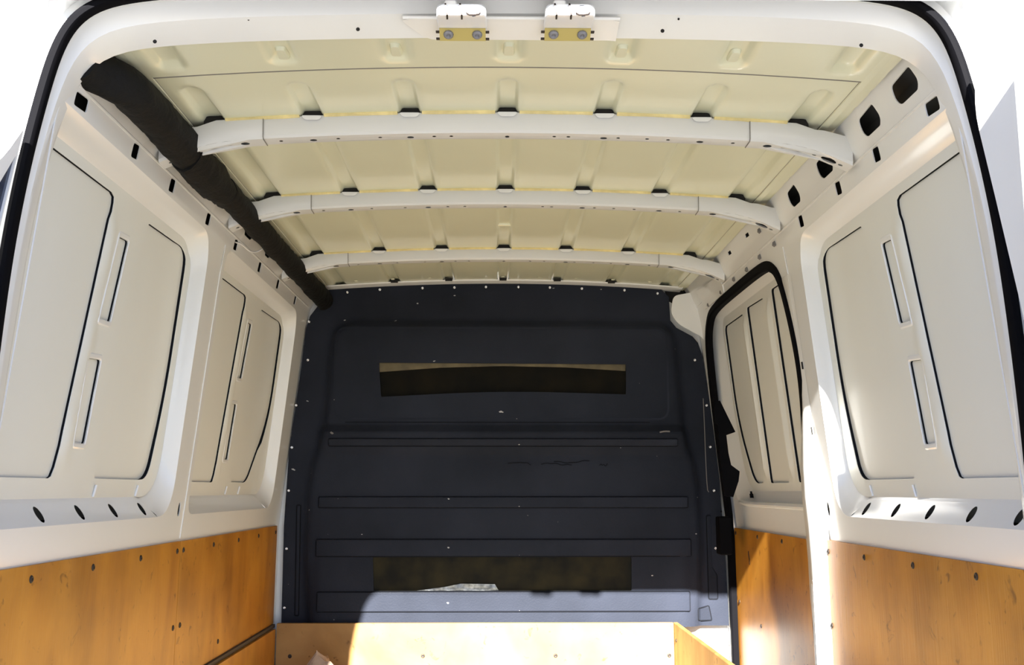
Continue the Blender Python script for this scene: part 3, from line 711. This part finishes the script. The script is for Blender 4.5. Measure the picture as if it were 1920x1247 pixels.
ply('plywood_panel', 1, 1.79, 2.861, -.505, -.135, -T, T, 'plywood lining panel on the right wall nearest the rear opening', None, [(2.846, -.165), (2.568, -.163), (2.268, -.161), (1.969, -.160), (2.848, -.359), (2.3, -.47)])
ply('plywood_panel', 1, 1.79, 2.861, -.85, -.509, -T, T, 'lower plywood lining panel on the right wall', None, [(2.3, -.7)])
v, f = sweep([W(-1, y, -.512, -.010) for y in (1.8, 2.6, 3.4, 4.09)], [(-.006, -.006), (.006, -.006), (.006, .006), (-.006, .006)]); tag(mk('trim_1', v, f, M['plyedge']), 'dark gap strip between upper and lower left plywood lining', 'trim', kind='structure')
dp = ply('door_plywood_panel', 1, 3.03, 4.085, -.85, -.146, .018, T, 'plywood lining fixed inside the sliding door, partly sunlit', None, [(4.055, -.165), (3.72, -.165), (3.72, -.47), (4.04, -.42), (3.18, -.52), (3.4, -.165)])
v, f = sweep([W(1, y, z, .0172) for y, z in ((3.86, -.222), (3.858, -.238), (3.852, -.250), (3.853, -.27))], circ(.0022, 6)); mk('gouge', v, f, M['dscrew'], dp)
v, f = box(-.853, .649, 4.060, 4.078, -.85, -.500, .002); kb = mk('kickboard', v, f, M['plyfloor']); tag(kb, 'sunlit plywood kickboard along the foot of the dark bulkhead', 'plywood board')
for x in (-.80, -.3, .2, .63): dome('screw', 'wscrew', (x, 4.06, -.62), (0, -1, 0), kb, M['dscrew'], .0075, .003)
v, f = box(.651, .668, 2.95, 4.078, -.85, -.500, .002); sb = mk('step_board', v, f, M['plyfloor']); tag(sb, 'plywood board standing beside the side door step', 'plywood board')
for y in (4.02, 3.6, 3.2): dome('screw', 'wscrew', (.651, y, -.56 if y > 4 else -.68), (-1, 0, 0), sb, M['dscrew'], .0075, .003)
v, f = box(.676, .90, 3.0, 4.12, -.90, -.853, .003); tag(mk('trim_2', v, f, M['paint']), 'white sheet metal side door step', 'step', kind='structure')
# pale scribble scratched into the right plywood
pts = [(2.70, -.55), (2.705, -.50), (2.69, -.475), (2.66, -.468), (2.64, -.480), (2.625, -.474), (2.61, -.488), (2.60, -.482), (2.59, -.497)]
pr = [o for o in bpy.data.objects if o.get('label', '').startswith('plywood lining panel on the right wall')][0]
v, f = sweep([W(1, y, z * .93, -T - .0003) for y, z in smooth(pts, 2)], circ(.0012, 5)); sc = mk('scribble', v, f, M['dscrew'], pr)

# black door catch parts at the front edge of the side door
cp = [uz(a, b, 3.72) for a, b in [(1341, 753), (1350, 751), (1379, 810), (1362, 816), (1366, 850), (1371, 872), (1387, 884), (1385, 902), (1375, 932), (1360, 930), (1354, 890), (1349, 830), (1346, 798), (1340, 792)]]
cp = [Vector(p) for p in cp]
v, f = plate_data([cp], lambda x, z: (x, 3.72, z), lambda x, z: (x, 3.736, z), su=.05, sv=.05)
st = mk('door_catch', v, f, M['rubber']); tag(st, 'black angular catch bracket between the bulkhead edge and the side door', 'catch')
(x0, z0), (x1, z1) = uz(1351, 1041, 3.90), uz(1371, 969, 3.90)
v, f = box(x0, x1, 3.90, 3.97, z0, z1, .004); tag(mk('door_buffer', v, f, M['rubber']), 'black rubber block at the bulkhead edge just above the side door plywood', 'buffer')

# ------------------------------------------------------------------ black sleeve along the left roof rail
def sleeve(y0, y1, n, rf, name, par, kx=0, kz=0):
    rings = []
    for i in range(n + 1):
        y = y0 + (y1 - y0) * i / n; r = rf(y)
        ring = []
        for k in range(16):
            a = 2 * math.pi * k / 16; w = 1 + .16 * noise.noise(Vector((y * 9, math.cos(a) * 1.3, math.sin(a) * 1.3))) + .10 * noise.noise(Vector((y * 32, math.cos(a) * 3, math.sin(a) * 3)))
            e = 1 - sstep(1.785, 1.90, y); ring.append((-.722 + kx - .060 * e + r * w * math.cos(a) * .86, y, .755 + kz + .012 * e + r * w * math.sin(a)))
        rings.append(ring)
    v, f = loft(rings, True, True, True); return mk(name, v, f, M['foam'], par, 50)
slv = empty('cable_sleeve', (-.735, 2.9, .70), 'black sleeve and tube running along the upper left rail under the ceiling', 'tube')
sleeve(1.785, 2.30, 24, lambda y: .043 + .003 * sstep(2.05, 2.25, y), 'near_sleeve', slv)
sleeve(2.25, 2.62, 20, lambda y: .048 - .010 * sstep(2.45, 2.6, y), 'wrapped_joint', slv, 0, -.004)
sleeve(2.58, 4.12, 60, lambda y: .036 + .004 * sstep(3.6, 4.0, y), 'far_tube', slv, .004, -.002)
v, f = sweep(smooth([(-.785, 2.966, .712), (-.775, 3.0, .715), (-.765, 3.05, .705), (-.757, 3.1, .712), (-.742, 3.12, .728)], 2), circ(.0022, 6)); wq = mk('white_wire', v, f, M['latchwhite'], slv); wq['label'] = 'thin white wire'

# ------------------------------------------------------------------ rear opening: frame, seal, outer body
def dep_(px, py, D): x, z = uz(px, py, D); return Vector((x, D, z))
CX = 948
SEAL = [(-60, 1247), (-45, 1000), (-20, 760), (5, 575), (22, 450), (49, 325), (68, 245), (88, 175), (106, 110), (126, 66), (150, 33), (190, 10), (247, -2), (360, -12), (560, -18), (760, -20), (948, -21)]
INN = [(-46, 1247), (-30, 1000), (-2, 800), (24, 640), (50, 480), (72, 370), (98, 280), (122, 208), (146, 158), (174, 124), (212, 102), (262, 91), (330, 84), (460, 77), (640, 73), (800, 71), (948, 70)]
assert len(SEAL) == len(INN)
def half(pts, D):
    L = [dep_(x, y, D) for x, y in pts]; R = [dep_(2 * CX - x, y, D) for x, y in pts[:-1]]
    return L + R[::-1]
def mix(t): return [(a[0] * (1 - t) + b[0] * t, a[1] * (1 - t) + b[1] * t) for a, b in zip(SEAL, INN)]
def grow(t):  # outwards beyond the seal
    out = []
    for i, (x, y) in enumerate(SEAL):
        a = SEAL[max(0, i - 1)]; b = SEAL[min(len(SEAL) - 1, i + 1)]; d = Vector((b[0] - a[0], b[1] - a[1])).normalized(); nrm = Vector((d.y, -d.x))
        out.append((x - abs(nrm.x) * t, y - abs(nrm.y) * t))
    return out
def dense(r):
    P = [r[0]]
    for a, b, in zip(r, r[1:]): P += [a.lerp(b, .5), b]
    # light smoothing of the polyline
    for _ in range(3): P = [P[0]] + [(P[i - 1] + P[i] * 2 + P[i + 1]) / 4 for i in range(1, len(P) - 1)] + [P[-1]]
    return P
rear = empty('wall_rear', (0, 1.72, -.85), 'white painted rear door frame around the van opening', 'door frame', kind='structure')
rg = [dense(half(p, D)) for p, D in ((SEAL, 1.700), (mix(.10), 1.722), (mix(.22), 1.730), (mix(.50), 1.738), (mix(.60), 1.748), (mix(.92), 1.785), (mix(1), 1.795))]
last = [p + Vector((math.copysign(.004, p.x), .004, .004)) for p in rg[-1]]; rg.append(last)
lst2 = [Vector((p.x * 1.012, 1.803, p.z + .03 if p.z > .6 else p.z)) for p in rg[-1]]; rg.append(lst2)
v, f = loft(rg, False); mk('inner_frame', v, f, M['paint'], rear, 40)
# outer channel and body corner
og = [dense(half(p, D)) for p, D in ((SEAL, 1.701), (grow(22), 1.704), (grow(34), 1.699), (grow(52), 1.680))]
for p_ in og[3]:
    if p_.z > .80: p_.z = .825; p_.y = 1.66  # rim pulled out into an added, unseen overhang that shades the header
def outb(k, y): return [Vector((p.x * k + math.copysign(.0, p.x), y, p.z * (1 + (k - 1) * 1.0) if p.z > 0 else p.z)) for p in og[3]]
og += [outb(1.03, 1.655), outb(1.10, 1.655), outb(1.17, 1.675), outb(1.21, 1.73), outb(1.22, 1.9)]
v, f = loft(og, False); mk('outer_body', v, f, M['paint'], rear, 40)
# holes punched along the frame
for px, py, r in ((295, 78, .0035), (472, 42, .002), (673, 55, .0035), (1240, 58, .0035), (1268, 41, .002), (1610, 85, .0035), (84, 279, .003), (42, 470, .003), (1817, 288, .003)):
    p = dep_(px, py, 1.768); dome('frame_hole', 'fhole%d' % int(r * 1e4), (p.x, 1.755 if r > .0025 else 1.744, p.z * .993), (0, -1, 0), rear, M['cavity'], r, .0006)
# weld seams across the frame
for (i) in (9, 57):
    pass
seal_path = dense(dense(half(grow(10), 1.688)))
v, f = sweep(seal_path, [(-.0095, -.010), (-.0095, .002), (-.006, .008), (0, .010), (.006, .008), (.0095, .002), (.0095, -.010)], Vector((0, -1, 0)))
v = [p for p in v]
sl = mk('rear_door_seal', v, f, M['rubber']); tag(sl, 'black rubber seal running around the rear door opening', 'seal')

# latches on the top rail, mirrored pair in look but both built the same way
def latch(px, label):
    c = dep_(px, 50, 1.742); x0 = c.x; z0 = c.z
    root = empty('door_latch', (x0, 1.75, z0 - .025), label, 'latch', 'striker latches under the rear header')
    def P(x, z, y): return (x0 + x, y - (.020 if y < 1.71 else 0), z0 + z - (.0095 if y < 1.71 else 0))
    o = rpoly([(-.043, 0), (.043, 0), (.043, .024), (-.043, .024)], [.004, .004, .018, .018], 5)
    mk('cover', *loft([[P(p.x * k, p.y * kk, y) for p in o] for k, kk, y in ((1.0, 1.0, 1.760), (1.0, 1.0, 1.708), (.97, .93, 1.700), (.88, .80, 1.696))], True, False, True), M['latchwhite'], root, 40)
    o = rpoly([(-.030, .018), (-.007, .018), (-.007, .029), (-.030, .029)], .004, 4)
    mk('cap', *loft([[P(p.x, p.y, y) for p in o] for y in (1.760, 1.702)] + [[P(-.0185 + (p.x + .0185) * .8, .0235 + (p.y - .0235) * .8, 1.699) for p in o]], True, False, True), M['latchwhite'], root, 40)
    def S(x, t, d=0): return P(x, -.0002 - .0128 * t - d * .85, 1.744 + .024 * t - d * .5)      # sloping underside
    pl = mk('backplate', *loft([[S(x, t, d) for x, t in ((-.041, 0), (.041, 0), (.041, 1), (-.041, 1))] for d in (-.002, .0035)], True, True, True), M['brass'], root, 40)
    pl['label'] = 'yellow zinc-plated backplate'
    for x in (-.025, .026):
        dome('rivet', 'bigrivet', S(x, .48, .0035), (0, -.5, -.85), root, M['rivet'], .0092, .0055)
    for x in (-.027, -.002):
        v, f = sweep([P(x, .020, 1.6965), P(x + .001, .011, 1.6935), P(x + .003, .001, 1.6960), P(x + .003, -.002, 1.706)], [(-.0015, -.002), (.0015, -.002), (.0015, .002), (-.0015, .002)], Vector((0, -1, 0))); mk('spring_arm', v, f, M['dscrew'], root)
    v, f = sweep([P(.019, .016, 1.6965), P(.020, .006, 1.692), P(.022, -.003, 1.696)], [(-.003, -.002), (.003, -.002), (.003, .002), (-.003, .002)], Vector((0, -1, 0))); mk('hook', v, f, M['rivet'], root)
    v, f = sweep([P(.009, .003, 1.6945), P(.014, -.001, 1.693), P(.022, -.002, 1.692), P(.030, .0, 1.693), P(.033, .004, 1.6945)], circ(.0016, 6)); mk('clip_wire', v, f, M['dscrew'], root)
    for s in (-1, 1):
        for t in (.35, .9):
            q = Vector(S(s * .044, t, .001)); v, f = box(q.x - .0035, q.x + .0035, q.y - .003, q.y + .003, q.z - .0015, q.z + .0015, .0005); mk('side_screw', v, f, M['dscrew'], root)
    return root
latch(867, 'left one of the two white latches riveted under the rear header')
latch(1065, 'right one of the two white latches riveted under the rear header')
# mounting strip behind both latches, following the slope of the frame
xa, xb = dep_(757, 40, 1.75).x, dep_(1160, 40, 1.75).x
def mount():
    R = []
    for i in range(25):
        x = xa + (xb - xa) * i / 24; px = 960 + 0
        e = min(1, (i / 24) / .06)
        zt_ = dep_(948, 37, 1.738).z; zb_ = dep_(948, 72.5, 1.796).z
        k = 0 if 0 < i < 24 else .003
        h = interp(i / 24, [0, .10, 1], [.12, 1, 1])
        P3 = [(x, 1.742, zt_ + .004), (x, 1.736 + k, zt_ + .001), (x, 1.734 + k, zt_ - .002)] + [(x, 1.734 + k + (1.797 - 1.734) * t * h, zt_ - .002 + (zb_ - zt_ - .0) * t * h) for t in (.5, 1)] + [(x, 1.742 + .058 * h, zt_ + (zb_ - zt_) * h + .004)]
        R.append(P3)
    return loft([[r_[j] for r_ in R] for j in range(6)], False)
v, f = mount(); lm = mk('latch_mount', v, f, M['paint'], rear, 30)
zt_ = dep_(948, 37, 1.738).z
v, f = sweep([(xa + (xb - xa) * i / 12, 1.729, zt_ - .001) for i in range(13)], circ(.0035, 8)); mk('rolled_edge', v, f, M['paint'], lm)

# open left rear door, only its hinge side edge reaches into the picture
LZ, LX = [-1, -.2, .15, .30, .48, .75], [.885, .865, .845, .826, .797, .752]
def rear_leaf(sgn, label, flare, add, dlp, win):
    ld = empty('rear_door', (sgn * .87, 1.25, -1.0), label, 'door', 'open rear doors')
    def DP(y, z, t=0): return Vector((sgn * (interp(z, LZ, LX) + add + t + flare * (1.655 - y)), y, z))
    mk('door_shell', *plate_data([dlp, win], lambda a, z: DP(a, z), lambda a, z: DP(a, z, .035), su=.1, sv=.1, lv=LZ[1:5]), M['paint'], ld, 30)
    mk('door_window', *plate_data([win], lambda a, z: DP(a, z, .004), lambda a, z: DP(a, z, .010), su=.2, sv=.1, lv=LZ[1:5]), M['tint'], ld)
    return ld
rear_leaf(-1, 'open left rear door with dark blue tinted pane, at the left picture edge', .02, .022,
    rpoly([(.92, -1.0), (1.655, -1.0), (1.655, .590), (1.60, .50), (1.05, .42), (.92, .38)], [.03, .03, .012, .06, .1, .05], 4),
    rpoly([(.98, -.1), (1.652, -.1), (1.652, .545), (1.60, .44), (1.05, .36), (.98, .32)], [.03, .03, .012, .05, .1, .05], 4))
rd = rear_leaf(1, 'open right rear door standing back in full sun at the right picture edge', .22, .004,
    rpoly([(.92, -1.0), (1.655, -1.0), (1.655, .64), (1.60, .74), (1.05, .72), (.92, .62)], [.03, .03, .05, .06, .1, .1], 4),
    rpoly([(.98, .05), (1.50, .05), (1.50, .53), (1.45, .58), (1.05, .56), (.98, .48)], .03, 4))
v, f = join(box(.740, .85, .93, 1.45, -.98, .70, .012)); mk('sun_blocker', v, f, M['paint'], rd)  # box added out of view to keep sun off the right wall

# ------------------------------------------------------------------ loose things on the floor
def heap(name, cx, cy, rx, ry, h, z, m, label, cat, seed):
    rings = []
    N_, K = 14, 36
    for i in range(N_ + 1):
        t = i / N_; r = math.cos(t * math.pi / 2) ** .6 if t < 1 else 0.02; ring = []
        for k in range(K):
            a = 2 * math.pi * k / K; p = Vector((math.cos(a) * r * 2, math.sin(a) * r * 2, t * 2 + seed)); w = 1 + .28 * noise.noise(p * 1.3) + .12 * noise.noise(p * 4)
            ring.append((cx + rx * r * w * math.cos(a), cy + ry * r * w * math.sin(a), z + h * t * (1 + .25 * noise.noise(p * 1.5) + .08 * noise.noise(p * 6))))
        rings.append(ring)
    v, f = loft(rings, True, True, True); return tag(mk(name, v, f, m, None, 70), label, cat)
heap('crumpled_sack', -.655, 3.80, .135, .11, .262, -.85, M['cloth'], 'crumpled brown sack in the lower left corner below the bulkhead', 'sack', 1)
heap('crumpled_rag', .475, 3.80, .05, .05, .226, -.85, M['redcap'], 'small pale crumpled rag in the sunlight before the kickboard', 'rag', 9)
